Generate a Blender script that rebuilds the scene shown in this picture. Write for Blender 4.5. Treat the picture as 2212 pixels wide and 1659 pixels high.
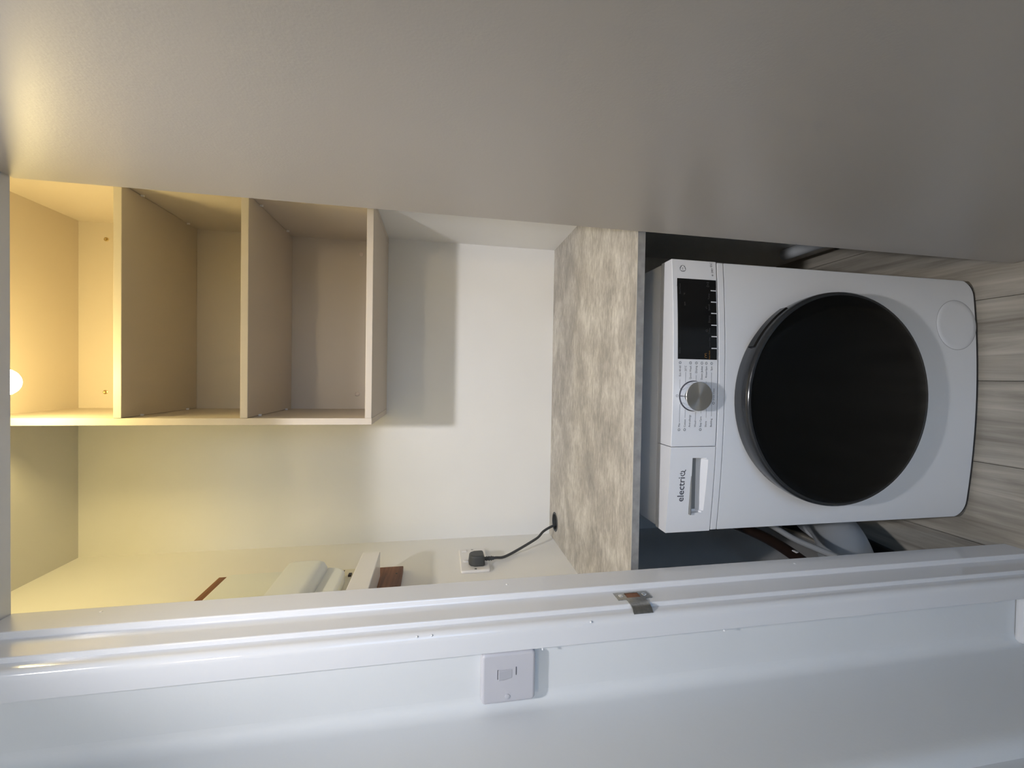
import bpy, bmesh, math, random
from mathutils import Vector, Matrix
random.seed(7)
for o in list(bpy.data.objects):
    bpy.data.objects.remove(o, do_unlink=True)
scene = bpy.context.scene
COL = scene.collection

# ------------------------------------------------------------------ camera
H = 1.343                                    # lens height above the floor
PITCH, YAW, ROLL = 0.176744, 0.016405, -0.0139855
cp, sp, cy, sy, cr, sr = (math.cos(PITCH), math.sin(PITCH), math.cos(YAW), math.sin(YAW), math.cos(ROLL), math.sin(ROLL))
fwd = Vector((0, cp, -sp)); down = Vector((0, -sp, -cp)); right = Vector((1, 0, 0))
r2 = cr*right + sr*down; d2 = -sr*right + cr*down
Rz = Matrix(((cy, -sy, 0), (sy, cy, 0), (0, 0, 1)))
cx, cyv, cz = Rz @ d2, Rz @ r2, -(Rz @ fwd)  # the phone was held sideways: picture left is up
cam = bpy.data.objects.new('camera', bpy.data.cameras.new('camera'))
COL.objects.link(cam)
cam.matrix_world = Matrix(((cx.x, cyv.x, cz.x, 0), (cx.y, cyv.y, cz.y, 0), (cx.z, cyv.z, cz.z, H), (0, 0, 0, 1)))
cam.data.sensor_width = 36.0
cam.data.lens = 887.64/2212*36.0
cam.data.clip_start = 0.02
scene.camera = cam

# ------------------------------------------------------------------ world, light, exposure
world = bpy.data.worlds.new('world'); scene.world = world; world.use_nodes = True
bg = world.node_tree.nodes['Background']
SKY = (1.95, 3.0, 4.6)          # bluish light let in through the added landing window
bg.inputs['Color'].default_value = (*SKY, 1)
bg.inputs['Strength'].default_value = 1.0
portal = bpy.data.objects.new('window_portal', bpy.data.lights.new('window_portal', 'AREA')); COL.objects.link(portal)  # portal for the added landing window
portal.data.shape = 'RECTANGLE'; portal.data.size = 1.2; portal.data.size_y = 1.2
portal.location = (0.75, -1.80, 1.5); portal.rotation_euler = (math.pi/2, 0, 0); portal.data.cycles.is_portal = True
LANDING_FILL = 25.0                  # watts of the unseen warm lamp added further back on the landing
LANDING_FILL_TINT = (0.60, 0.48, 0.31)
SPOT = 57.0                     # watts of the unseen spotlight, aim added to brighten the cupboard
SPOT_ANGLE, SPOT_AIM_Z = 69, 0.77
SPOT_TINT = (1.0, 0.98, 1.0)
BULB = 63.0                     # emission of the warm bulb in the cupboard
BULB_TINT = (1.80, 1.43, 0.61)
scene.view_settings.view_transform = 'Standard'
scene.view_settings.look = 'None'
scene.view_settings.gamma = 1.0
scene.view_settings.use_curve_mapping = False
scene.view_settings.exposure = 0.0

# ------------------------------------------------------------------ materials
MATS = {}
def srgb(r, g, b):
    f = lambda c: (c/255/12.92 if c/255 <= 0.04045 else ((c/255+0.055)/1.055)**2.4)
    return (f(r), f(g), f(b), 1)
def mat(name, col, rough=0.5, metal=0.0, spec=0.5, coat=0.0, bump=None, var=None, emit=None, aniso=None):
    """procedural principled material; bump=(scale, strength, distance), var=(scale, amount) colour mottling"""
    m = bpy.data.materials.new(name); m.use_nodes = True
    nt = m.node_tree; b = nt.nodes['Principled BSDF']
    b.inputs['Base Color'].default_value = col
    b.inputs['Roughness'].default_value = rough
    b.inputs['Metallic'].default_value = metal
    b.inputs['Specular IOR Level'].default_value = spec
    b.inputs['Coat Weight'].default_value = coat
    b.inputs['Coat Roughness'].default_value = 0.06
    tc = nt.nodes.new('ShaderNodeTexCoord')
    if var:
        n = nt.nodes.new('ShaderNodeTexNoise'); n.inputs['Scale'].default_value = var[0]; n.inputs['Detail'].default_value = 4
        nt.links.new(tc.outputs['Object'], n.inputs['Vector'])
        r = nt.nodes.new('ShaderNodeValToRGB')
        a = var[1]
        r.color_ramp.elements[0].position = 0.3; r.color_ramp.elements[1].position = 0.7
        r.color_ramp.elements[0].color = (col[0]*(1-a), col[1]*(1-a), col[2]*(1-a), 1)
        r.color_ramp.elements[1].color = (min(1, col[0]*(1+a)), min(1, col[1]*(1+a)), min(1, col[2]*(1+a)), 1)
        nt.links.new(n.outputs['Fac'], r.inputs['Fac']); nt.links.new(r.outputs['Color'], b.inputs['Base Color'])
    if bump:
        n = nt.nodes.new('ShaderNodeTexNoise'); n.inputs['Scale'].default_value = bump[0]; n.inputs['Detail'].default_value = 3
        nt.links.new(tc.outputs['Object'], n.inputs['Vector'])
        u = nt.nodes.new('ShaderNodeBump'); u.inputs['Strength'].default_value = bump[1]; u.inputs['Distance'].default_value = bump[2]
        nt.links.new(n.outputs['Fac'], u.inputs['Height']); nt.links.new(u.outputs['Normal'], b.inputs['Normal'])
    if emit:
        b.inputs['Emission Color'].default_value = (*emit[0], 1); b.inputs['Emission Strength'].default_value = emit[1]
    if aniso is not None:
        b.inputs['Anisotropic'].default_value = aniso
        t = nt.nodes.new('ShaderNodeTangent'); t.direction_type = 'RADIAL'; t.axis = 'Y'
        nt.links.new(t.outputs['Tangent'], b.inputs['Tangent'])
    MATS[name] = m
    return m

mat('wall_paint', (0.86, 0.85, 0.825, 1), 0.62, bump=(90, 0.08, 0.002), var=(3, 0.02))
mat('hall_paint', (0.74, 0.755, 0.76, 1), 0.55, bump=(120, 0.10, 0.002), var=(2.5, 0.025))
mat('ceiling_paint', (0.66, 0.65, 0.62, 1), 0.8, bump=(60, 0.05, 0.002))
mat('gloss_paint', (0.76, 0.765, 0.78, 1), 0.13, spec=0.5, bump=(70, 0.05, 0.002))
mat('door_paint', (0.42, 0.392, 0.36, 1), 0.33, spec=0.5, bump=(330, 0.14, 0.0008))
mat('bare_plaster', (0.16, 0.155, 0.15, 1), 0.9, bump=(40, 0.4, 0.004), var=(6, 0.25))
mat('cabinet_board', srgb(205, 194, 180), 0.45, bump=(500, 0.05, 0.0005))
mat('cabinet_edge', srgb(214, 200, 188), 0.35)
mat('machine_white', (0.78, 0.79, 0.81, 1), 0.36, spec=0.45)
mat('machine_plastic', (0.80, 0.805, 0.825, 1), 0.30, spec=0.45)
mat('machine_seam', (0.45, 0.45, 0.46, 1), 0.5)
mat('pull_shade_grey', (0.22, 0.22, 0.215, 1), 0.5)  # dark grey with the drawer recess shade painted in
mat('black_gloss', (0.004, 0.004, 0.004, 1), 0.10, spec=0.5)
mat('door_glass', (0.002, 0.0022, 0.0022, 1), 0.16, spec=0.18)
mat('door_ring', (0.022, 0.024, 0.027, 1), 0.16, spec=0.55)
mat('rubber_dark', (0.03, 0.028, 0.028, 1), 0.7)
mat('steel_brushed', (0.56, 0.54, 0.51, 1), 0.30, 1.0, aniso=0.85)
mat('chrome', (0.85, 0.87, 0.9, 1), 0.08, 1.0)
mat('zinc', (0.46, 0.46, 0.44, 1), 0.32, 1.0, var=(200, 0.15))
mat('print_dark', (0.06, 0.06, 0.075, 1), 0.6)
mat('print_mid', (0.09, 0.09, 0.10, 1), 0.6)
mat('print_white', (0.75, 0.76, 0.78, 1), 0.5)
mat('print_grey', (0.055, 0.055, 0.057, 1), 0.5)
mat('print_orange', (0.30, 0.15, 0.03, 1), 0.5)
mat('plug_plastic', (0.055, 0.058, 0.06, 1), 0.5, bump=(400, 0.1, 0.0005))
mat('white_plastic', (0.82, 0.80, 0.78, 1), 0.30)
mat('switch_plastic', (0.57, 0.565, 0.60, 1), 0.26)
mat('meter_plastic', (0.80, 0.83, 0.82, 1), 0.30)
mat('meter_cream', (0.76, 0.73, 0.60, 1), 0.5)
mat('pvc_white', (0.62, 0.65, 0.68, 1), 0.35)
mat('hose_grey', (0.30, 0.31, 0.32, 1), 0.4)
mat('pipe_black', (0.012, 0.011, 0.011, 1), 0.4)
mat('pipe_brown', (0.022, 0.012, 0.008, 1), 0.35)
mat('brass_screw', (0.55, 0.42, 0.20, 1), 0.35, 1.0)
mat('bulb_glow', (1, 1, 1, 1), 0.5, emit=(BULB_TINT, BULB))
mat('added_globe_glow', (0.9, 0.9, 0.88, 1), 0.5, emit=(LANDING_FILL_TINT, LANDING_FILL/(4*math.pi*math.pi*0.06**2)))
mat('added_spot_lens', (0.9, 0.9, 0.9, 1), 0.3, emit=(SPOT_TINT, 8.0))
mat('flex_white', (0.7, 0.7, 0.68, 1), 0.4)

def wood(name, c0, c1, axis, rough=0.5, scale=1.0, rnd=0.0):
    m = bpy.data.materials.new(name); m.use_nodes = True
    nt = m.node_tree; b = nt.nodes['Principled BSDF']; b.inputs['Roughness'].default_value = rough
    tc = nt.nodes.new('ShaderNodeTexCoord'); mp = nt.nodes.new('ShaderNodeMapping')
    s = [34*scale]*3; s['XYZ'.index(axis)] = 2.2*scale
    mp.inputs['Scale'].default_value = s
    oi = nt.nodes.new('ShaderNodeObjectInfo')
    ml = nt.nodes.new('ShaderNodeMath'); ml.operation = 'MULTIPLY'; ml.inputs[1].default_value = 37.0
    nt.links.new(oi.outputs['Random'], ml.inputs[0])
    nt.links.new(tc.outputs['Object'], mp.inputs['Vector']); nt.links.new(ml.outputs[0], mp.inputs['Location'])
    n = nt.nodes.new('ShaderNodeTexNoise'); n.inputs['Scale'].default_value = 1.0; n.inputs['Detail'].default_value = 6
    n.inputs['Roughness'].default_value = 0.62; n.inputs['Distortion'].default_value = 0.6
    nt.links.new(mp.outputs['Vector'], n.inputs['Vector'])
    r = nt.nodes.new('ShaderNodeValToRGB'); r.color_ramp.elements[0].position = 0.30; r.color_ramp.elements[1].position = 0.68
    r.color_ramp.elements[0].color = c0; r.color_ramp.elements[1].color = c1
    nt.links.new(n.outputs['Fac'], r.inputs['Fac'])
    hs = nt.nodes.new('ShaderNodeHueSaturation')
    mr = nt.nodes.new('ShaderNodeMapRange'); mr.inputs['To Min'].default_value = 1-rnd; mr.inputs['To Max'].default_value = 1+rnd
    nt.links.new(oi.outputs['Random'], mr.inputs['Value']); nt.links.new(mr.outputs['Result'], hs.inputs['Value'])
    nt.links.new(r.outputs['Color'], hs.inputs['Color']); nt.links.new(hs.outputs['Color'], b.inputs['Base Color'])
    u = nt.nodes.new('ShaderNodeBump'); u.inputs['Strength'].default_value = 0.12; u.inputs['Distance'].default_value = 0.002
    nt.links.new(n.outputs['Fac'], u.inputs['Height']); nt.links.new(u.outputs['Normal'], b.inputs['Normal'])
    MATS[name] = m
wood('floor_wood', srgb(130, 124, 114), srgb(190, 184, 172), 'Y', 0.42, 1.0, 0.05)
wood('board_wood', srgb(92, 55, 34), srgb(140, 92, 60), 'Y', 0.55, 2.0)

def stone(name):
    m = bpy.data.materials.new(name); m.use_nodes = True
    nt = m.node_tree; b = nt.nodes['Principled BSDF']; b.inputs['Roughness'].default_value = 0.42
    tc = nt.nodes.new('ShaderNodeTexCoord')
    def noise(scale, det, rough, dist=0.0):
        mp = nt.nodes.new('ShaderNodeMapping'); mp.inputs['Scale'].default_value = scale
        nt.links.new(tc.outputs['Object'], mp.inputs['Vector'])
        n = nt.nodes.new('ShaderNodeTexNoise'); n.inputs['Scale'].default_value = 1; n.inputs['Detail'].default_value = det
        n.inputs['Roughness'].default_value = rough; n.inputs['Distortion'].default_value = dist
        nt.links.new(mp.outputs['Vector'], n.inputs['Vector']); return n.outputs['Fac']
    big = noise((7, 11, 11), 5, 0.6, 0.4); fine = noise((38, 130, 130), 5, 0.7, 0.3)
    mx = nt.nodes.new('ShaderNodeMix'); mx.data_type = 'FLOAT'; mx.inputs[0].default_value = 0.45
    nt.links.new(big, mx.inputs[2]); nt.links.new(fine, mx.inputs[3])
    r = nt.nodes.new('ShaderNodeValToRGB'); e = r.color_ramp.elements
    e[0].position = 0.34; e[0].color = srgb(138, 134, 128); e[1].position = 0.64; e[1].color = srgb(214, 210, 202)
    k = e.new(0.48); k.color = srgb(172, 167, 159)
    nt.links.new(mx.outputs[0], r.inputs['Fac']); nt.links.new(r.outputs['Color'], b.inputs['Base Color'])
    u = nt.nodes.new('ShaderNodeBump'); u.inputs['Strength'].default_value = 0.08; u.inputs['Distance'].default_value = 0.001
    nt.links.new(fine, u.inputs['Height']); nt.links.new(u.outputs['Normal'], b.inputs['Normal'])
    MATS[name] = m
stone('stone_laminate')
mat('edge_band', srgb(150, 149, 147), 0.45, var=(60, 0.16))
mat('edge_trim', srgb(190, 186, 178), 0.4)

# ------------------------------------------------------------------ helpers
def empty(name, loc):
    o = bpy.data.objects.new(name, None); COL.objects.link(o); o.location = loc
    o.empty_display_size = 0.05
    return o
def wloc(o):
    v = Vector((0, 0, 0))
    while o is not None:
        v += o.location; o = o.parent
    return v
def obj(name, bm, m, parent=None, origin=None, smooth=False, bevel=None, kind=None):
    """bm is in world coordinates; the object's origin goes to `origin` (or the parent's)"""
    base = wloc(parent) if parent else Vector((0, 0, 0))
    org = Vector(origin) if origin is not None else base
    bmesh.ops.recalc_face_normals(bm, faces=bm.faces[:])
    bmesh.ops.translate(bm, verts=bm.verts[:], vec=-org)
    me = bpy.data.meshes.new(name); bm.to_mesh(me); bm.free()
    if smooth:
        for p in me.polygons: p.use_smooth = True
        me.set_sharp_from_angle(angle=math.radians(38))
    for k in (m if isinstance(m, (list, tuple)) else [m]): me.materials.append(MATS[k])
    o = bpy.data.objects.new(name, me); COL.objects.link(o)
    if parent: o.parent = parent
    o.location = org - base
    if bevel:
        b = o.modifiers.new('bevel', 'BEVEL'); b.width = bevel[0]; b.segments = bevel[1]; b.limit_method = 'ANGLE'; b.angle_limit = math.radians(35)
        b.harden_normals = False
    if kind: o['kind'] = kind
    return o
def tag(o, label, cat, group=None):
    o['label'] = label; o['category'] = cat
    if group: o['group'] = group
    return o
def bx(bm, x0, x1, y0, y1, z0, z1):
    vs = [bm.verts.new((x, y, z)) for x in (x0, x1) for y in (y0, y1) for z in (z0, z1)]
    for f in ((0, 1, 3, 2), (4, 6, 7, 5), (0, 4, 5, 1), (2, 3, 7, 6), (0, 2, 6, 4), (1, 5, 7, 3)):
        bm.faces.new([vs[i] for i in f])
    return bm
def box(x0, x1, y0, y1, z0, z1, bev=0.0, seg=2):
    bm = bmesh.new(); bx(bm, x0, x1, y0, y1, z0, z1)
    if bev: bmesh.ops.bevel(bm, geom=bm.edges[:], offset=bev, segments=seg, affect='EDGES', profile=0.5)
    return bm
def prism(poly, axis, a, b, bm=None):
    """extrude a closed 2-D polygon along an axis; poly coords are the two other axes in order"""
    bm = bm or bmesh.new()
    def p3(u, v, w):
        return {'X': (w, u, v), 'Y': (u, w, v), 'Z': (u, v, w)}[axis]
    A = [bm.verts.new(p3(u, v, a)) for u, v in poly]; B = [bm.verts.new(p3(u, v, b)) for u, v in poly]
    n = len(poly)
    bm.faces.new(A[::-1]); bm.faces.new(B)
    for i in range(n): bm.faces.new((A[i], A[(i+1) % n], B[(i+1) % n], B[i]))
    return bm
def lathe(prof, c, axis='Y', seg=48, bm=None, close=False):
    """prof: list of (radius, distance along the axis)"""
    bm = bm or bmesh.new(); rings = []
    for r, d in prof:
        if r < 1e-6:
            p = {'X': (d, 0, 0), 'Y': (0, d, 0), 'Z': (0, 0, d)}[axis]
            rings.append([bm.verts.new((c[0]+p[0], c[1]+p[1], c[2]+p[2]))]); continue
        ring = []
        for i in range(seg):
            a = 2*math.pi*i/seg; u, v = r*math.cos(a), r*math.sin(a)
            p = {'X': (d, u, v), 'Y': (u, d, v), 'Z': (u, v, d)}[axis]
            ring.append(bm.verts.new((c[0]+p[0], c[1]+p[1], c[2]+p[2])))
        rings.append(ring)
    for A, B in zip(rings, rings[1:]):
        for i in range(seg):
            j = (i+1) % seg
            if len(A) == 1 and len(B) == 1: continue
            if len(A) == 1: bm.faces.new((A[0], B[j], B[i]))
            elif len(B) == 1: bm.faces.new((A[i], A[j], B[0]))
            else: bm.faces.new((A[i], A[j], B[j], B[i]))
    if close:
        for R in (rings[0], rings[-1]):
            if len(R) > 2: bm.faces.new(R)
    return bm
def catmull(pts, n=8):
    P = [Vector(p) for p in pts]; P = [2*P[0]-P[1]] + P + [2*P[-1]-P[-2]]; out = []
    for i in range(1, len(P)-2):
        for k in range(n):
            t = k/n; a, b, c, d = P[i-1], P[i], P[i+1], P[i+2]
            out.append(0.5*((2*b)+(c-a)*t+(2*a-5*b+4*c-d)*t*t+(3*b-a-3*c+d)*t**3))
    out.append(P[-2]); return out
def tube(pts, r, seg=12, bm=None, smooth_n=8, radii=None):
    bm = bm or bmesh.new()
    path = catmull(pts, smooth_n) if smooth_n else [Vector(p) for p in pts]
    rings = []; up = None
    for i, p in enumerate(path):
        t = (path[min(i+1, len(path)-1)]-path[max(i-1, 0)]).normalized()
        if up is None:
            up = Vector((0, 0, 1)) if abs(t.z) < 0.9 else Vector((1, 0, 0))
        s = t.cross(up).normalized(); up = s.cross(t).normalized()
        rr = radii(i/(len(path)-1)) if radii else r
        rings.append([bm.verts.new(p+rr*(math.cos(2*math.pi*k/seg)*s+math.sin(2*math.pi*k/seg)*up)) for k in range(seg)])
    for A, B in zip(rings, rings[1:]):
        for k in range(seg): bm.faces.new((A[k], A[(k+1) % seg], B[(k+1) % seg], B[k]))
    bm.faces.new(rings[0][::-1]); bm.faces.new(rings[-1])
    return bm
def rrect(x0, x1, z0, z1, r, n=6):
    out = []
    for cx_, cz_, a0 in ((x1-r, z1-r, 0), (x0+r, z1-r, 90), (x0+r, z0+r, 180), (x1-r, z0+r, 270)):
        for k in range(n+1):
            a = math.radians(a0+90*k/n); out.append((cx_+r*math.cos(a), cz_+r*math.sin(a)))
    return out
def boolean_cut(o, cutter_bm):
    me = bpy.data.meshes.new('cut'); bmesh.ops.recalc_face_normals(cutter_bm, faces=cutter_bm.faces[:]); cutter_bm.to_mesh(me); cutter_bm.free()
    c = bpy.data.objects.new('cut', me); COL.objects.link(c)
    saved = [(k.type, k.width, k.segments, k.angle_limit) for k in o.modifiers if k.type == 'BEVEL']
    o.modifiers.clear()
    b = o.modifiers.new('b', 'BOOLEAN'); b.operation = 'DIFFERENCE'; b.solver = 'EXACT'; b.object = c
    bpy.context.view_layer.update()
    dg = bpy.context.evaluated_depsgraph_get()
    new = bpy.data.meshes.new_from_object(o.evaluated_get(dg))
    o.modifiers.clear(); old = o.data; o.data = new; new.name = o.name
    bpy.data.meshes.remove(old); bpy.data.objects.remove(c, do_unlink=True); bpy.data.meshes.remove(me)
    for t, w, s, a in saved:
        k = o.modifiers.new('bevel', 'BEVEL'); k.width = w; k.segments = s; k.limit_method = 'ANGLE'; k.angle_limit = a
def text_into(bm, s, x, z, size, yfun, align='LEFT', bold=0.0, sx=1.0):
    cu = bpy.data.curves.new('t', 'FONT'); cu.body = s; cu.size = size; cu.align_x = align; cu.resolution_u = 2; cu.offset = bold
    t = bpy.data.objects.new('t', cu); COL.objects.link(t)
    bpy.context.view_layer.update()
    dg = bpy.context.evaluated_depsgraph_get()
    me = bpy.data.meshes.new_from_object(t.evaluated_get(dg))
    vs = []
    for v in me.vertices:
        X = x+v.co.x*sx; vs.append(bm.verts.new((X, yfun(X), z+v.co.y)))
    for p in me.polygons:
        try: bm.faces.new([vs[i] for i in p.vertices])
        except ValueError: pass
    bpy.data.objects.remove(t, do_unlink=True); bpy.data.curves.remove(cu); bpy.data.meshes.remove(me)
def strip_into(bm, pts, w, yfun):
    """flat printed line through 2-D points on the front"""
    for (x0, z0), (x1, z1) in zip(pts, pts[1:]):
        d = math.hypot(x1-x0, z1-z0); nx, nz = -(z1-z0)/d*w/2, (x1-x0)/d*w/2
        q = [(x0+nx, z0+nz), (x0-nx, z0-nz), (x1-nx, z1-nz), (x1+nx, z1+nz)]
        bm.faces.new([bm.verts.new((x, yfun(x), z)) for x, z in q])
def arc(cx_, cz_, r, a0, a1, n=14):
    return [(cx_+r*math.cos(math.radians(a0+(a1-a0)*k/n)), cz_+r*math.sin(math.radians(a0+(a1-a0)*k/n))) for k in range(n+1)]

# ------------------------------------------------------------------ the setting
YB = 1.463; XL, XR = -0.575, 0.467; ZC = 2.423          # cupboard back, sides and ceiling
YW0, YW1 = 0.652, 0.757                                  # hall face and inner face of the front wall
HEAD = 1.990
WT = 0.932                                               # worktop height

floor = obj('floor', box(-0.75, 1.6, -1.7, YB+0.1, -0.06, -0.012), 'rubber_dark', kind='structure')
pw, x0 = 0.2045, 0.011
row = 0
for k in range(-4, 8):
    xa = x0+k*pw; y = -1.7-0.13-((k*0.37) % 1.0)*0.42
    while y < YB+0.05:
        ya, yb = max(y, -1.7), min(y+1.22, YB+0.05); y += 1.22
        if yb-ya < 0.05 or xa+pw < -0.75 or xa > 1.6: continue
        c = ((xa+pw/2), (ya+yb)/2, -0.006)
        obj('plank', box(max(xa, -0.75)+0.0005, min(xa+pw, 1.6)-0.0005, ya+0.0005, yb-0.0005, -0.012, 0.0, 0.0012, 1), 'floor_wood', floor, origin=c)

obj('wall_back', box(XL-0.1, XR+0.1, YB, YB+0.1, 0, ZC), 'wall_paint', kind='structure')
obj('wall_left', box(XL-0.1, XL, YW1, YB, 0, ZC), 'wall_paint', kind='structure')
obj('wall_right', box(XR, XR+0.1, YW1, YB, 0, ZC), 'wall_paint', kind='structure')
obj('ceiling', box(-0.75, 1.6, -1.7, YB+0.1, ZC, ZC+0.08), 'ceiling_paint', kind='structure')
bm = bmesh.new()
bx(bm, -0.70, -0.420, YW0, YW1, 0, ZC); bx(bm, 0.362, 1.6, YW0, YW1, 0, ZC); bx(bm, -0.420, 0.362, YW0, YW1, HEAD+0.035, ZC)
obj('wall_front', bm, 'hall_paint', kind='structure')
# hall wall on the left with a soft plaster corner and a shallow step towards the viewer
poly = [(-0.515, YW0+0.01), (-0.515, YW0)]+[(-0.515-0.020*math.sin(math.radians(a)), YW0-0.020+0.020*math.cos(math.radians(a))) for a in (15, 30, 45, 60, 75)]+[(-0.535, YW0-0.020), (-0.535, 0.485), (-0.5365, 0.474), (-0.541, 0.466), (-0.548, 0.462), (-0.556, 0.460), (-0.556, -1.7), (-0.70, -1.7), (-0.70, YW0+0.01)]
obj('wall_hall_left', prism(poly, 'Z', 0, ZC), 'hall_paint', kind='structure', smooth=True)
obj('baseboard_front', prism([(-0.533, 0.001), (-0.437, 0.001), (-0.437, 0.153), (-0.533, 0.153)], 'Y', 0.634, YW0), 'gloss_paint', kind='structure', bevel=(0.006, 3))

# door lining (rebated): left leg, head and hinge-side leg
prof = [(-0.379, YW1), (-0.379, 0.703), (-0.389, 0.703), (-0.389, 0.657), (-0.420, 0.657), (-0.420, YW1)]
lining = obj('trim_1', prism(prof, 'Z', 0, HEAD), 'gloss_paint', kind='structure', bevel=(0.0018, 2))
prof = [(YW1, HEAD), (0.703, HEAD), (0.703, HEAD+0.010), (0.657, HEAD+0.010), (0.657, HEAD+0.035), (YW1, HEAD+0.035)]
obj('head', prism(prof, 'X', -0.420, 0.362), 'gloss_paint', lining, bevel=(0.0018, 2))
obj('hinge_leg', box(0.334, 0.362, 0.657, YW1, 0, HEAD), 'gloss_paint', lining)
# architrave, bull-nosed on the opening side
def arch_prof(xi, s):
    pts = [(xi, 0.657), (xi, 0.645)]
    for k in range(1, 7):
        a = math.radians(90*k/6); pts.append((xi+s*0.012*(1-math.cos(a)), 0.645-0.010*math.sin(a)))
    pts += [(xi+s*0.0385, 0.635), (xi+s*0.0395, 0.637), (xi+s*0.0395, 0.657)]
    return pts
architrave = obj('trim_2', prism(arch_prof(-0.3965, -1), 'Z', 0, HEAD+0.06), 'gloss_paint', kind='structure', smooth=True)
obj('architrave_head', prism([(0.657, HEAD+0.018), (0.640, HEAD+0.018), (0.635, HEAD+0.028), (0.635, HEAD+0.0585), (0.657, HEAD+0.0585)], 'X', -0.436, 0.392), 'gloss_paint', architrave, smooth=True)
# paint runs and chips on the frame
for x, y, z, r in ((-0.4365, 0.6345, 1.172, 0.0022), (-0.401, 0.6365, 1.090, 0.0020), (-0.400, 0.638, 1.37, 0.0018), (-0.400, 0.638, 1.348, 0.0018), (-0.4365, 0.6345, 0.845, 0.0020)):
    obj('paint_bead', lathe([(0, -r), (r*.7, -r*.7), (r, 0), (r*.7, r*.7), (0, r)], (x, y, z), 'Z', 10), 'gloss_paint', architrave, smooth=True)
for y, z, r in ((0.735, 0.605, 0.0025), (0.735, 1.215, 0.0022), (0.742, 1.86, 0.002)):
    obj('paint_chip', lathe([(0, 0.0012), (r, 0.0006), (r*1.3, -0.001), (0, -0.001)], (-0.379, y, z), 'X', 9), 'white_plastic', lining, smooth=True)

# the open door, standing at a right angle to the cupboard front
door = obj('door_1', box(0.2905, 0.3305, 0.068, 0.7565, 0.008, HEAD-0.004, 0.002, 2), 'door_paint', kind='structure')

# the landing behind the viewer: end wall with a window added for its light, and the far side wall
bm = bmesh.new()
bx(bm, -0.70, 0.15, -1.80, -1.70, 0, ZC); bx(bm, 1.35, 1.70, -1.80, -1.70, 0, ZC); bx(bm, 0.15, 1.35, -1.80, -1.70, 0, 0.90); bx(bm, 0.15, 1.35, -1.80, -1.70, 2.10, ZC)
obj('wall_landing', bm, 'hall_paint', kind='structure')
obj('wall_landing_right', box(1.6, 1.7, -1.70, YW0, 0, ZC), 'hall_paint', kind='structure')
bm = bmesh.new()
for a_ in ((0.15, 0.20, 0.90, 2.10), (1.30, 1.35, 0.90, 2.10), (0.20, 1.30, 0.90, 0.95), (0.20, 1.30, 2.05, 2.10), (0.735, 0.765, 0.95, 2.05)):
    bx(bm, a_[0], a_[1], -1.775, -1.725, a_[2], a_[3])
obj('added_window_1', bm, 'gloss_paint', kind='structure')

# ------------------------------------------------------------------ lamps added for their light on the landing, above and behind the viewer
LX, LY = -0.03, -1.0
lamp = empty('added_ceiling_lamp', (LX, LY, ZC))
tag(lamp, 'unseen round ceiling lamp with an opal globe, added on the landing for warm light', 'lamp')
obj('added_lamp_base', lathe([(0, 0), (0.05, 0), (0.05, -0.012), (0.03, -0.016), (0.0, -0.016)], (LX, LY, ZC), 'Z', 32), 'white_plastic', lamp, smooth=True)
obj('added_globe', lathe([(0.025, -0.015)]+[(0.06*math.sin(math.radians(a)), -0.07+0.06*math.cos(math.radians(a))) for a in range(30, 180, 15)]+[(0, -0.13)], (LX, LY, ZC), 'Z', 32), 'added_globe_glow', lamp, smooth=True)
SPX, SPY, SPZ = 0.02, 0.0, 2.37  # lamp position follows the shadows; aimed beam added to brighten the cupboard
AIM = (Vector((-0.05, 1.2, SPOT_AIM_Z))-Vector((SPX, SPY, SPZ))).normalized()
spot = empty('added_spotlight', (SPX, SPY, ZC))
tag(spot, 'small white ceiling lamp out of view, its aimed beam added to brighten the cupboard', 'spotlight')
obj('added_spot_base', lathe([(0, 0), (0.04, 0), (0.04, -0.010), (0.008, -0.012), (0.006, -0.03), (0, -0.03)], (SPX, SPY, ZC), 'Z', 28), 'white_plastic', spot, smooth=True)
bm = lathe([(0.0, -0.06), (0.030, -0.055), (0.042, 0.0), (0.042, 0.012), (0.038, 0.012), (0.038, 0.002)], (0, 0, 0), 'Z', 32)
bmesh.ops.transform(bm, matrix=Matrix.Translation((SPX, SPY, SPZ)) @ AIM.to_track_quat('Z', 'Y').to_matrix().to_4x4(), verts=bm.verts[:])
obj('added_spot_head', bm, 'white_plastic', spot, smooth=True)
bm = lathe([(0.0385, 0.001), (0, 0.003)], (0, 0, 0), 'Z', 32)
bmesh.ops.transform(bm, matrix=Matrix.Translation((SPX, SPY, SPZ)) @ AIM.to_track_quat('Z', 'Y').to_matrix().to_4x4(), verts=bm.verts[:])
obj('added_spot_lens', bm, 'added_spot_lens', spot, smooth=True)
ld = bpy.data.lights.new('added_spot_beam', 'SPOT'); ld.energy = SPOT; ld.color = SPOT_TINT
ld.spot_size = math.radians(SPOT_ANGLE); ld.spot_blend = 0.9; ld.shadow_soft_size = 0.036
lo = bpy.data.objects.new('added_spot_beam', ld); COL.objects.link(lo); lo.parent = spot
lo.location = Vector((SPX, SPY, SPZ))+AIM*0.05-Vector((SPX, SPY, ZC)); lo.rotation_euler = AIM.to_track_quat('-Z', 'Y').to_euler()

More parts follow.
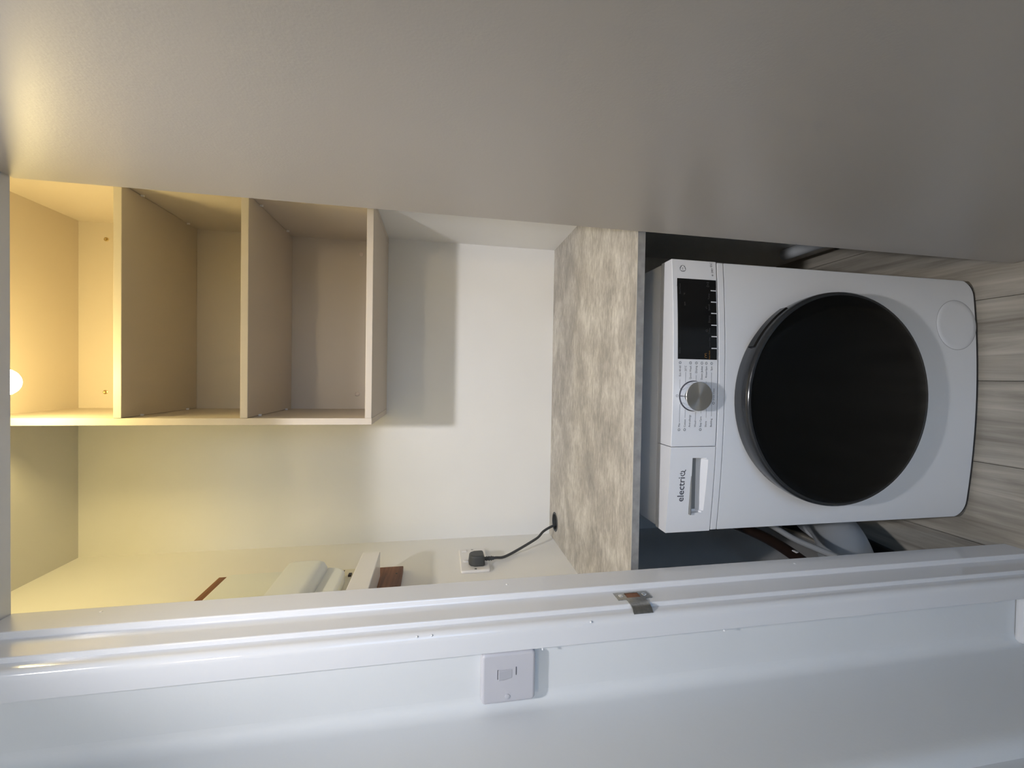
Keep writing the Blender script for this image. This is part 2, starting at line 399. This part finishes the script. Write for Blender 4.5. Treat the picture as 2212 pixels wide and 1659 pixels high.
# ------------------------------------------------------------------ worktop
worktop = empty('worktop', ((XL+XR)/2, 1.14, WT-0.0175))
tag(worktop, 'grey stone-effect laminate worktop spanning the cupboard above the washing machine', 'worktop')
slab = obj('slab', box(XL, XR, 0.8165, YB, WT-0.0175, WT), 'stone_laminate', worktop)
boolean_cut(slab, lathe([(0.031, -0.05), (0.031, 0.05)], (-0.507, 1.392, WT), 'Z', 40, close=True))
obj('front_edge', box(XL, XR, 0.8152, 0.8165, WT-0.0175, WT-0.0008), 'edge_band', worktop)
obj('edge_strip', box(XL, XR, 0.8148, 0.8168, WT-0.0009, WT+0.0002), 'edge_trim', worktop)
g = obj('cable_grommet', lathe([(0.0265, -0.016), (0.0265, 0.0012), (0.0285, 0.0022), (0.0325, 0.0014), (0.0335, 0.0002), (0.0308, 0.0002), (0.0308, -0.016), (0.0265, -0.016)], (-0.507, 1.392, WT), 'Z', 40), 'plug_plastic', origin=(-0.507, 1.392, WT), smooth=True)
tag(g, 'round dark cable grommet in the worktop by the back left corner', 'grommet')

# ------------------------------------------------------------------ open shelf unit under the ceiling
CX0, CX1, CY0, CZ0, CZ1, T = -0.1325, XR-0.0005, 1.1406, 1.517, ZC-0.0005, 0.0175
cab = empty('wall_cabinet', ((CX0+CX1)/2, CY0, CZ0))
tag(cab, 'beige open wall cabinet with two shelves hanging under the ceiling', 'cabinet')
obj('side_panel', box(CX0, CX0+T, CY0, YB-0.0005, CZ0, CZ1, 0.0008, 1), 'cabinet_board', cab)
obj('side_panel', box(CX1-T, CX1, CY0, YB-0.0005, CZ0, CZ1, 0.0008, 1), 'cabinet_board', cab)
obj('bottom_panel', box(CX0+T, CX1-T, CY0, YB-0.0005, CZ0+0.0005, CZ0+T, 0.0008, 1), 'cabinet_board', cab)
obj('top_panel', box(CX0+T, CX1-T, CY0, YB-0.0005, CZ1-0.0065, CZ1), 'cabinet_board', cab)
obj('back_panel', box(CX0+T, CX1-T, YB-0.0085, YB-0.0005, CZ0+T, CZ1-0.0065), 'cabinet_board', cab)
for zs in (2.096, 1.8185):
    obj('shelf', box(CX0+T+0.0006, CX1-T-0.0006, CY0, YB-0.009, zs, zs+T, 0.0008, 1), 'cabinet_board', cab)
    for xs, s in ((CX0+T, 1), (CX1-T, -1)):
        for ys in (1.205, 1.40):
            bm = bmesh.new(); bx(bm, min(xs, xs+s*0.005), max(xs, xs+s*0.005), ys-0.0022, ys+0.0022, zs-0.008, zs-0.0002)
            obj('shelf_pin', bm, 'white_plastic', cab, bevel=(0.001, 2))
for x, z in ((0.3985, 2.343), (-0.066, 2.345)):
    bm = lathe([(0.0062, 0), (0.0062, -0.0012), (0.0045, -0.002), (0.0012, -0.0008), (0, -0.0008)], (x, YB-0.0085, z), 'Y', 20)
    obj('screw', bm, 'brass_screw', cab, smooth=True)
for x, z in ((0.405, 1.604), (-0.065, 1.612)):
    obj('screw_cap', lathe([(0.0078, 0), (0.0078, -0.001), (0.0062, -0.0022), (0, -0.0024)], (x, YB-0.0085, z), 'Y', 24), 'cabinet_edge', cab, smooth=True)

# ------------------------------------------------------------------ pendant bulb in the cupboard
BX, BY, BZ = -0.028, 1.035, 2.2455
pend = empty('ceiling_bulb', (BX, BY, ZC))
tag(pend, 'glowing warm bulb in a short ceiling lampholder at the top of the cupboard', 'light bulb')
obj('ceiling_rose', lathe([(0, 0), (0.038, 0), (0.036, -0.012), (0.016, -0.020), (0, -0.020)], (BX, BY, ZC), 'Z', 28), 'white_plastic', pend, smooth=True)
obj('lamp_holder', lathe([(0, 2.4035), (0.014, 2.4035), (0.0165, 2.390), (0.0165, 2.313), (0, 2.313)], (BX, BY, 0), 'Z', 24), 'white_plastic', pend, smooth=True)
bp = [(0.0125, 2.315), (0.0135, 2.303), (0.0195, 2.289), (0.0262, 2.271)]
bp += [(0.0297*math.cos(math.radians(a)), BZ-0.0290*math.sin(math.radians(a))) for a in range(-25, 90, 12)] + [(0, BZ-0.0290)]
obj('bulb', lathe(bp, (BX, BY, 0), 'Z', 32), 'bulb_glow', pend, smooth=True)

# ------------------------------------------------------------------ washing machine
MX0, MX1 = -0.3365, 0.2640; MC = (MX0+MX1)/2; HW = (MX1-MX0)/2
def yf(x): return 0.808+0.016*((x+0.035)/0.2985)**2
def yp(x): return yf(x)-0.0004
wm = empty('washing_machine', (MC, 0.82, 0))
tag(wm, 'white front-loading washing machine with a round black door under the worktop', 'washing machine')
obj('cabinet', box(MX0+0.002, MX1-0.002, 0.850, 1.385, 0.014, 0.828, 0.004, 2), 'machine_white', wm, smooth=True)
obj('top_lid', box(MX0+0.0015, MX1-0.0015, 0.868, 1.392, 0.828, 0.8475, 0.004, 2), 'machine_white', wm, smooth=True)
def cols(a, b, n=30): return [a+(b-a)*0.5*(1-math.cos(math.pi*k/n)) for k in range(n+1)]
def bowed(xs, ztop, zbot, yback, off=0.0):
    """panel whose front follows the bowed front of the machine"""
    bm = bmesh.new(); C = []
    for x in xs:
        y = yf(x)+off; zt = ztop(x) if callable(ztop) else ztop; zb = zbot(x) if callable(zbot) else zbot
        C.append([bm.verts.new(p) for p in ((x, y, zt), (x, y, zb), (x, yback, zb), (x, yback, zt))])
    for A, B in zip(C, C[1:]):
        for i in range(4): bm.faces.new((A[i], A[(i+1) % 4], B[(i+1) % 4], B[i]))
    bm.faces.new(C[0][::-1]); bm.faces.new(C[-1])
    return bm
SPLIT = -0.1445
obj('control_panel', bowed(cols(SPLIT+0.0006, MX1), 0.8475, 0.7405, 0.866), 'machine_plastic', wm, bevel=(0.006, 4), smooth=True)
dr = obj('detergent_drawer', bowed(cols(MX0, SPLIT-0.0006), 0.8475, 0.7405, 0.866), 'machine_plastic', wm, bevel=(0.006, 4), smooth=True)
cut = prism([(0.78, 0.7945), (0.78, 0.7565), (0.8125, 0.7565), (0.838, 0.7690), (0.838, 0.7945)], 'X', -0.2935, -0.1695)
bmesh.ops.bevel(cut, geom=[e for e in cut.edges if abs(e.verts[0].co.x-e.verts[1].co.x) < 1e-5 and abs(e.verts[0].co.z-0.7945) > 0.001 or abs(e.verts[1].co.z-e.verts[0].co.z) > 0.005], offset=0.004, segments=3, affect='EDGES')
dr.modifiers.clear()
boolean_cut(dr, cut)
obj('recess_shade', box(-0.2930, -0.1700, 0.8365, 0.8379, 0.7695, 0.7942), 'pull_shade_grey', dr)  # dark plate stands in for shade on the recess back wall
obj('pull_lip', box(-0.296, -0.167, 0.8135, 0.8200, 0.7925, 0.7965, 0.001, 1), 'pull_shade_grey', dr)
obj('lower_lip', bowed(cols(MX0+0.001, MX1-0.001), 0.7375, 0.7215, 0.862, 0.0015), 'machine_plastic', wm, bevel=(0.003, 3), smooth=True)
def zb(x):
    r = 0.040; d = HW-abs(x-MC)
    return 0.0135 + (r-math.sqrt(max(0, r*r-(r-d)**2)) if d < r else 0)
xs = sorted(set([MX0+0.001+0.040*(1-math.cos(math.radians(a))) for a in range(0, 91, 10)] + [MX1-0.001-0.040*(1-math.cos(math.radians(a))) for a in range(0, 91, 10)] + [MC+HW*0.85*k/12 for k in range(-12, 13)]))
obj('front_panel', bowed(xs, 0.7200, zb, 0.851, 0.0025), 'machine_white', wm, bevel=(0.004, 3), smooth=True)
obj('plinth_gap', bowed(cols(MX0+0.004, MX1-0.004), 0.055, lambda x: zb(x)-0.010 if zb(x) < 0.03 else zb(x)-0.008, 0.862, 0.006), 'rubber_dark', wm, smooth=True)
for fx in (MX0+0.06, MX1-0.06):
    for fy in (0.90, 1.34):
        obj('foot', lathe([(0, 0.001), (0.022, 0.001), (0.022, 0.008), (0.010, 0.011), (0.010, 0.016), (0, 0.016)], (fx, fy, 0), 'Z', 16), 'rubber_dark', wm, smooth=True)
# filter flap, a disc set in a fine groove
def on_front(bm, off):
    for v in bm.verts: v.co.y += yf(v.co.x)+off
    return bm
flap = obj('filter_flap', on_front(lathe([(0.0612, 0.003), (0.0612, -0.0004), (0.0604, -0.0010), (0.05, -0.0010), (0.03, -0.0010), (0, -0.0010)], (0.149, 0, 0.0747), 'Y', 64), 0.0025), 'machine_white', wm, smooth=True)
obj('flap_groove', on_front(lathe([(0.0625, 0.0015), (0.0625, -0.0003), (0.0612, -0.0003), (0.0612, 0.0015)], (0.149, 0, 0.0747), 'Y', 64), 0.0025), 'machine_seam', flap, smooth=True)
# porthole door
DC = (-0.037, 0.0, 0.4645); yo = 0.8105
pd = empty('porthole_door', (0, 0, 0)); pd.parent = wm; pd.location = Vector((DC[0], yo, DC[2]))-wm.location
obj('outer_ring', lathe([(0.205, 0.004), (0.2300, 0.004), (0.2335, -0.004), (0.2340, -0.012), (0.2375, -0.022), (0.2385, -0.036), (0.2375, -0.043), (0.2345, -0.0465), (0.230, -0.0468), (0.228, -0.045), (0.205, -0.045), (0.205, 0.004)], (DC[0], yo, DC[2]), 'Y', 96), 'door_ring', pd, smooth=True)
gl = [(0.2300, -0.0445), (0.2292, -0.0472), (0.226, -0.0482), (0.200, -0.0488), (0.14, -0.0494), (0.07, -0.0497), (0, -0.0498)]
obj('glass', lathe(gl, (DC[0], yo, DC[2]), 'Y', 96), 'door_glass', pd, smooth=True)
# finger grip moulded into the upper right of the ring
bm = bmesh.new(); rings = []
for k in range(15):
    a = math.radians(34+28*k/14)
    for_r = ((0.2352, -0.010), (0.2405, -0.014), (0.2412, -0.030), (0.2365, -0.036))
    rings.append([bm.verts.new((DC[0]+r*math.cos(a), yo+d, DC[2]+r*math.sin(a))) for r, d in for_r])
for A, B in zip(rings, rings[1:]):
    for i in range(3): bm.faces.new((A[i], A[i+1], B[i+1], B[i]))
    bm.faces.new((A[3], A[0], B[0], B[3]))
bm.faces.new(rings[0]); bm.faces.new(rings[-1][::-1])
obj('finger_grip', bm, 'black_gloss', pd, smooth=True)
# display
scr = obj('display', bowed([0.0458+(0.2215-0.0458)*k/10 for k in range(11)], 0.8370, 0.7435, 0.818, -0.0010), 'black_gloss', wm, bevel=(0.0006, 1))
ys = lambda x: yf(x)-0.0014
for x in (0.1979, 0.1727, 0.1476, 0.1215, 0.0965, 0.0707):
    bm = bmesh.new(); strip_into(bm, [(x, 0.7572), (x, 0.7437)], 0.0021, ys)
    obj('key_divider', bm, 'print_white', scr)
bm = bmesh.new()
for s, x in (('Temp.', 0.1852), ('Speed', 0.1601), ('Drying', 0.1345), ('Delay', 0.1090), ('Quick Dry', 0.0836)):
    text_into(bm, s, x, 0.7602, 0.0058 if len(s) < 8 else 0.0052, ys, 'CENTER')
text_into(bm, 'Start/Pause', 0.1985, 0.8295, 0.0052, ys, 'CENTER'); text_into(bm, 'Status', 0.0640, 0.8315, 0.0056, ys, 'CENTER')
text_into(bm, 'rpm', 0.1660, 0.8190, 0.0050, ys, 'CENTER'); text_into(bm, '°C', 0.1875, 0.8190, 0.0050, ys, 'CENTER')
# start / pause, steam and lock signs above the keys
strip_into(bm, [(0.2065, 0.7605), (0.2125, 0.7635), (0.2065, 0.7665), (0.2065, 0.7605)], 0.0007, ys)
strip_into(bm, [(0.2148, 0.7605), (0.2148, 0.7665)], 0.0008, ys); strip_into(bm, [(0.2168, 0.7605), (0.2168, 0.7665)], 0.0008, ys)
strip_into(bm, arc(0.1090, 0.7690, 0.0018, 0, 180), 0.0007, ys); strip_into(bm, [(0.1066, 0.7668), (0.1114, 0.7668), (0.1114, 0.7690), (0.1066, 0.7690), (0.1066, 0.7668)], 0.0007, ys)
strip_into(bm, arc(0.1600, 0.7675, 0.0022, 20, 200), 0.0007, ys)
obj('display_print', bm, 'print_grey', scr, kind='stuff')
bm = bmesh.new()
strip_into(bm, [(0.0500, 0.7680), (0.0500, 0.7712), (0.0512, 0.7728)]+arc(0.0528, 0.7718, 0.0016, 130, 0, 6)+[(0.0548, 0.7692), (0.0562, 0.7718)]+arc(0.0575, 0.7718, 0.0016, 170, 40, 6)+[(0.0592, 0.7708), (0.0592, 0.7680)], 0.0008, ys)
text_into(bm, 'Steam Wash', 0.0560, 0.7608, 0.0046, ys, 'CENTER', sx=0.8)
obj('display_print', bm, 'print_orange', scr, kind='stuff')
# programme knob
KX, KZ = -0.0338, 0.7995
kb = empty('programme_knob', (0, 0, 0)); kb.parent = wm; kb.location = Vector((KX, 0.808, KZ))-wm.location
obj('knob_collar', lathe([(0.0332, 0.004), (0.0332, -0.0012), (0.0318, -0.0018), (0.0, -0.0018)], (KX, 0.808, KZ), 'Y', 64), 'print_dark', kb, smooth=True)
obj('knob_side', lathe([(0.0318, -0.0015), (0.0317, -0.004), (0.0312, -0.020), (0.0309, -0.0222)], (KX, 0.808, KZ), 'Y', 64), 'chrome', kb, smooth=True)
obj('knob_face', lathe([(0.0309, -0.0222), (0.0303, -0.0229), (0.029, -0.0230), (0.012, -0.0230), (0, -0.0230)], (KX, 0.808, KZ), 'Y', 64), 'steel_brushed', kb, smooth=True)
obj('pointer', box(KX-0.0007, KX+0.0007, 0.7846, 0.8068, KZ+0.0296, KZ+0.0326), 'print_dark', kb)
# programme names round the knob
bm = bmesh.new(); bl = bmesh.new()
ZR = (0.8314, 0.8182, 0.8067, 0.7929, 0.7795, 0.7689, 0.7560)
for (s, ring), z in zip((('Eco 40-60', 1), ('20°C', 0), ('Quick Wash', 1), ('Drying', 1), ('Down Jacket', 1), ('Rinse+Spin', 1), ('Spin', 1)), ZR):
    text_into(bm, s, 0.0318, z-0.0019, 0.0062, yp, 'RIGHT', 0.0, 0.93)
    if ring: strip_into(bm, arc(0.0378, z, 0.0024, 0, 360, 18), 0.0009, yp)
    wid = len(s)*0.00325
    e = 0.0318-wid-0.001
    s0 = KX+math.sqrt(max(0, 0.0345**2-(z-KZ)**2)) if abs(z-KZ) < 0.0335 else KX+0.010
    if z > 0.83: strip_into(bl, [(e, z), (s0+0.004, z), (s0, z-0.003)], 0.0005, yp)
    elif e > s0: strip_into(bl, [(e, z), (s0, z)], 0.0005, yp)
ZL = (0.8305, 0.8173, 0.8060, 0.7926, 0.7796, 0.7669, 0.7540)
for (s, ring), z in zip((('Mix', 1), ('Cotton', 1), ('Anti-allergy', 0), ('Wool', 0), ('Easy Care', 1), ('Shirts', 0), ('Bedding', 0)), ZL):
    text_into(bm, s, -0.1015, z-0.0019, 0.0062, yp, 'LEFT', 0.0, 0.93)
    if ring: strip_into(bm, arc(-0.1070, z, 0.0024, 0, 360, 18), 0.0009, yp)
    e = -0.1015+len(s)*0.00325+0.001
    s0 = KX-math.sqrt(max(0, 0.0345**2-(z-KZ)**2)) if abs(z-KZ) < 0.0335 else KX-0.010
    if z > 0.83: strip_into(bl, [(e, z), (s0-0.004, z), (s0, z-0.003)], 0.0005, yp)
    elif e < s0: strip_into(bl, [(e, z), (s0, z)], 0.0005, yp)
text_into(bm, 'Drum Clean', -0.0300, 0.7480, 0.0056, yp, 'CENTER', 0.0, 0.95)
strip_into(bm, arc(-0.0490, 0.7500, 0.0024, 0, 360, 18), 0.0009, yp)
# on / off sign
strip_into(bm, arc(-0.0337, 0.8375, 0.0026, 120, 420, 18), 0.0007, yp); strip_into(bm, [(-0.0337, 0.8372), (-0.0337, 0.8408)], 0.0007, yp)
obj('programme_print', bm, 'print_mid', wm, kind='stuff')
obj('leader_lines', bl, 'print_mid', wm, kind='stuff')
# maker's wordmark with a power-button q
bm = bmesh.new()
text_into(bm, 'electri', -0.2668, 0.8108, 0.0222, yp, 'LEFT', 0.00018, 0.985)
strip_into(bm, arc(-0.2034, 0.8167, 0.0050, 125, 415, 24), 0.0019, yp)
strip_into(bm, [(-0.2034, 0.8172), (-0.2034, 0.8228)], 0.0019, yp)
strip_into(bm, [(-0.1994, 0.8128), (-0.1972, 0.8100), (-0.1949, 0.8100)], 0.0019, yp)
obj('wordmark', bm, 'print_dark', wm, kind='stuff')
bm = bmesh.new()
for a0 in (0, 120, 240):
    c = (0.2438+0.0014*math.cos(math.radians(a0)), 0.8222+0.0014*math.sin(math.radians(a0)))
    strip_into(bm, arc(c[0], c[1], 0.0056, a0-110, a0+110, 16), 0.0009, yp)
strip_into(bm, [(0.2422, 0.8205), (0.2422, 0.8238), (0.2438, 0.8222), (0.2454, 0.8238), (0.2454, 0.8205)], 0.0006, yp)
text_into(bm, 'ESC', 0.2508, 0.7508, 0.0068, yp, 'LEFT', 0.0, 0.95); text_into(bm, 'DRY', 0.2378, 0.7490, 0.0060, yp, 'LEFT', 0.00012, 0.95)
strip_into(bm, arc(0.2328, 0.7505, 0.0014, 0, 360, 12), 0.0010, yp)
obj('badge_print', bm, 'print_mid', wm, kind='stuff')

# ------------------------------------------------------------------ socket, plug and flex on the cupboard's left wall
sock = empty('wall_socket', (XL, 1.268, 1.228))
tag(sock, 'white double wall socket on the left wall above the worktop', 'socket')
obj('faceplate', prism(rrect(1.192, 1.344, 1.185, 1.271, 0.006), 'X', XL, XL+0.009), 'white_plastic', sock, bevel=(0.003, 3), smooth=True)
for yc in (1.233, 1.306):
    obj('rocker', box(XL+0.008, XL+0.0125, yc-0.0065+0.02, yc+0.0065+0.02, 1.246, 1.262, 0.0015, 2), 'white_plastic', sock, smooth=True)
    for dy, dz, a, b in ((0, 0.006, 0.002, 0.0045), (-0.011, -0.017, 0.0036, 0.002), (0.011, -0.017, 0.0036, 0.002)):
        obj('pin_slot', box(XL+0.0088, XL+0.0094, yc+dy-a, yc+dy+a, 1.228+dz-b, 1.228+dz+b), 'print_dark', sock)
for yc in (1.2, 1.336):
    obj('screw', lathe([(0.0035, XL+0.0085), (0.0035, XL+0.0096), (0, XL+0.0098)], (0, yc, 1.228), 'X', 14), 'zinc', sock, smooth=True)
plug = empty('power_plug', (XL+0.009, 1.236, 1.221))
tag(plug, 'dark grey mains plug in the wall socket with its cord running into the worktop', 'plug')
bm = bmesh.new()
pr = [(1.212, 1.198), (1.260, 1.198), (1.262, 1.206), (1.262, 1.230), (1.254, 1.243), (1.246, 1.247), (1.226, 1.247), (1.218, 1.243), (1.210, 1.230), (1.210, 1.206)]
prism(pr, 'X', XL+0.0092, XL+0.040, bm)
for v in bm.verts:
    if v.co.x > XL+0.03: v.co.y = 1.236+(v.co.y-1.236)*0.86; v.co.z = 1.221+(v.co.z-1.221)*0.88
obj('plug_body', bm, 'plug_plastic', plug, bevel=(0.005, 3), smooth=True)
CX = XL+0.021
bm = tube([(CX, 1.238, 1.202), (CX, 1.238, 1.186), (CX, 1.2385, 1.170)], 0.0055, 12)
obj('strain_relief', bm, 'plug_plastic', plug, smooth=True)
for zr in (1.191, 1.184, 1.177):
    obj('relief_ring', lathe([(0.0052, -0.0018), (0.0068, -0.0014), (0.0068, 0.0014), (0.0052, 0.0018)], (CX, 1.238, zr), 'Z', 14), 'plug_plastic', plug, smooth=True)
obj('cord', tube([(CX, 1.2385, 1.172), (-0.5555, 1.243, 1.160), (-0.5636, 1.2607, 1.1394), (-0.5653, 1.2814, 1.1138), (-0.5555, 1.3021, 1.0721), (-0.5433, 1.3229, 1.029), (-0.5387, 1.3436, 1.0034), (-0.5271, 1.3643, 0.9789), (-0.5180, 1.3840, 0.940), (-0.5140, 1.390, 0.90), (-0.51, 1.395, 0.86)], 0.0042, 12), 'plug_plastic', plug, smooth=True)

# ------------------------------------------------------------------ electricity meter board on the left wall
mb = empty('meter_board', (XL, 1.05, 1.437))
tag(mb, 'brown wooden backboard fixed to the left wall behind the meter', 'board')
obj('board', box(XL, XL+0.018, 0.86, 1.230, 1.437, 1.924, 0.0015, 1), 'board_wood', mb)
obj('screw', lathe([(0.003, XL+0.0175), (0.003, XL+0.0186), (0, XL+0.0188)], (0, 1.185, 1.452), 'X', 12), 'pipe_brown', mb, smooth=True)
em = empty('electricity_meter', (XL+0.018, 1.0, 1.50))
tag(em, 'pale grey electricity meter with a rounded case on the brown backboard', 'meter')
obj('cover_plate', prism(rrect(0.88, 1.222, 1.634, 1.8965, 0.012), 'X', XL+0.0185, XL+0.027), 'meter_plastic', em, bevel=(0.003, 3), smooth=True)
for yc, zc in ((1.185, 1.737), (1.075, 1.737)):
    obj('clip', box(XL+0.027, XL+0.033, yc-0.012, yc+0.012, 1.733, 1.742, 0.001, 1), 'rubber_dark', em)
obj('cream_panel', box(XL+0.0185, XL+0.021, 0.88, 1.2235, 1.508, 1.632), 'meter_cream', em)
bm = bmesh.new()
pts = []
def meter_ring(x, iny, dz0, dz1): return rrect(0.90+iny, 1.166-iny, 1.628+dz0, 1.7245-dz1, 0.014, 5), x
levels = [meter_ring(XL+0.0275, -0.004, -0.002, -0.002), meter_ring(XL+0.060, -0.002, 0.0, 0.0), meter_ring(XL+0.074, 0.002, 0.006, 0.001), meter_ring(XL+0.0795, 0.007, 0.014, 0.004), meter_ring(XL+0.081, 0.014, 0.022, 0.009)]
R = [[bm.verts.new((x, y, z)) for y, z in pl] for pl, x in levels]
for A, B in zip(R, R[1:]):
    for i in range(len(A)): bm.faces.new((A[i], A[(i+1) % len(A)], B[(i+1) % len(A)], B[i]))
bm.faces.new(R[-1]); bm.faces.new(R[0][::-1])
obj('meter_case', bm, 'meter_plastic', em, smooth=True)
obj('terminal_cover', prism([(0.90, 1.632), (1.170, 1.632), (1.168, 1.610), (1.160, 1.594), (1.142, 1.580), (0.90, 1.574)], 'X', XL+0.021, XL+0.056), 'meter_plastic', em, bevel=(0.008, 4), smooth=True)
bm = bmesh.new()
for k, zz in enumerate((1.612, 1.604, 1.596)):
    for j in range(3): bx(bm, XL+0.0211, XL+0.0214, 1.196+0.008*j, 1.2015+0.008*j, zz, zz+0.003)
obj('panel_print', bm, 'print_mid', em, kind='stuff')
obj('latch', box(XL+0.021, XL+0.026, 1.176, 1.190, 1.572, 1.580), 'pipe_brown', em)
jb = obj('cable_box', prism([(0.88, 1.544), (1.164, 1.5405), (1.168, 1.537), (1.1665, 1.494), (0.88, 1.493)], 'X', XL+0.0215, XL+0.090), 'white_plastic', origin=(XL+0.018, 1.02, 1.493), bevel=(0.002, 2), smooth=True)
tag(jb, 'white boxy cable cover sticking out below the electricity meter', 'box')

# ------------------------------------------------------------------ light switch beside the door frame
sw = empty('light_switch', (-0.472, YW0, 1.226))
tag(sw, 'white single light switch on the wall strip beside the door frame', 'light switch')
obj('mounting_box', prism(rrect(-0.5195, -0.4375, 1.1825, 1.2705, 0.006), 'Y', 0.645, YW0), 'switch_plastic', sw, bevel=(0.0015, 2), smooth=True)
obj('faceplate', prism(rrect(-0.5190, -0.4380, 1.1830, 1.2700, 0.007), 'Y', 0.636, 0.645), 'switch_plastic', sw, bevel=(0.005, 4), smooth=True)
bm = prism([(0.637, 1.244), (0.631, 1.2435), (0.6355, 1.2215), (0.637, 1.2205)], 'X', -0.4785, -0.4645)
obj('rocker', bm, 'switch_plastic', sw, bevel=(0.0006, 2))
obj('rocker_gap', box(-0.4790, -0.4640, 0.6356, 0.6366, 1.2435, 1.2450), 'print_dark', sw)
obj('rocker_mark', box(-0.4745, -0.4615, 0.6355, 0.6365, 1.2142, 1.2154), 'print_dark', sw)
obj('screw_cap', lathe([(0.0040, 0.6365), (0.0040, 0.6350), (0.003, 0.6345), (0, 0.6344)], (-0.508, 0, 1.2285), 'Y', 20), 'switch_plastic', sw, smooth=True)

# ------------------------------------------------------------------ strike plate of the door catch
sk = empty('strike_plate', (-0.389, 0.682, 0.995))
tag(sk, 'small worn metal strike plate in the white door frame', 'strike plate')
bm = bmesh.new()
for y0_, y1_, z0_, z1_ in ((0.670, 0.694, 0.963, 0.982), (0.670, 0.694, 1.008, 1.027), (0.670, 0.675, 0.982, 1.008), (0.690, 0.694, 0.982, 1.008)):
    bx(bm, -0.3892, -0.3878, y0_, y1_, z0_, z1_)
obj('plate', bm, 'zinc', sk)
obj('mortice', box(-0.3893, -0.3887, 0.674, 0.691, 0.981, 1.009), 'board_wood', sk)
lp = [(-0.3885, 0.671), (-0.3870, 0.671)]
out = [(-0.3870, 0.662), (-0.3880, 0.652), (-0.3915, 0.645), (-0.397, 0.640)]
inn = [(-0.399, 0.6415), (-0.3932, 0.6465), (-0.3896, 0.653), (-0.3885, 0.662)]
obj('curved_lip', prism(lp+out+inn, 'Z', 0.977, 1.012), 'zinc', sk, smooth=True)
for z in (0.9725, 1.0175):
    obj('screw', lathe([(0.0042, -0.3880), (0.0042, -0.3874), (0.0025, -0.3868), (0, -0.3872)], (0, 0.682, z), 'X', 16), 'chrome', sk, smooth=True)

# ------------------------------------------------------------------ plumbing under the worktop
sp_ = empty('soil_pipe', (-0.44, 1.0, 0.05))
tag(sp_, 'fat white plastic pipe bend on the floor left of the washing machine', 'pipe')
path = [(-0.480, 0.835, 0.345), (-0.466, 0.905, 0.275), (-0.450, 0.985, 0.205), (-0.440, 1.08, 0.140), (-0.435, 1.19, 0.103), (-0.435, 1.33, 0.085)]
obj('bend', tube(path, 0.061, 28), 'pvc_white', sp_, smooth=True)
p0, p1 = Vector((-0.4385, 1.10, 0.131)), Vector((-0.436, 1.15, 0.114))
obj('collar', tube([p0, p0.lerp(p1, .5), p1], 0.0675, 28), 'pvc_white', sp_, smooth=True)
h1 = obj('water_hose', tube([(-0.485, 0.80, 0.420), (-0.468, 0.90, 0.405), (-0.455, 1.0, 0.402), (-0.450, 1.09, 0.412), (-0.445, 1.20, 0.45), (-0.435, 1.32, 0.52), (-0.42, 1.45, 0.55)], 0.015, 16), 'pipe_brown', origin=(-0.45, 0.9, 0.385), smooth=True)
tag(h1, 'dark brown hose running back past the left side of the machine', 'hose')
obj('hose_tag', box(-0.4510, -0.4475, 0.925, 0.940, 0.402, 0.410, 0.001, 1), 'white_plastic', h1)
h2 = obj('fill_hose', tube([(-0.402, 0.79, 0.434), (-0.401, 0.84, 0.440), (-0.399, 0.90, 0.446), (-0.385, 0.99, 0.456), (-0.375, 1.2, 0.47), (-0.370, 1.42, 0.48)], 0.0075, 14), 'hose_grey', origin=(-0.38, 0.9, 0.42), smooth=True)
tag(h2, 'thin grey hose below the dark one beside the machine', 'hose')
h3 = obj('black_tube', tube([(-0.530, 0.80, 0.060), (-0.522, 0.90, 0.035), (-0.512, 1.0, 0.026), (-0.506, 1.10, 0.025), (-0.520, 1.22, 0.025), (-0.535, 1.36, 0.025)], 0.024, 18), 'pipe_black', origin=(-0.49, 1.0, 0.0), smooth=True)  # black tube on the floor beside the bend
tag(h3, 'black tube lying on the floor behind the white pipe bend', 'hose')
wp = obj('waste_pipe', tube([(0.447, 0.80, 0.150), (0.447, 1.0, 0.150), (0.447, 1.15, 0.150), (0.447, 1.265, 0.150)], 0.0195, 18), 'pvc_white', origin=(0.447, 1.0, 0.15), smooth=True)
tag(wp, 'white waste pipe along the right wall behind the open door', 'pipe')
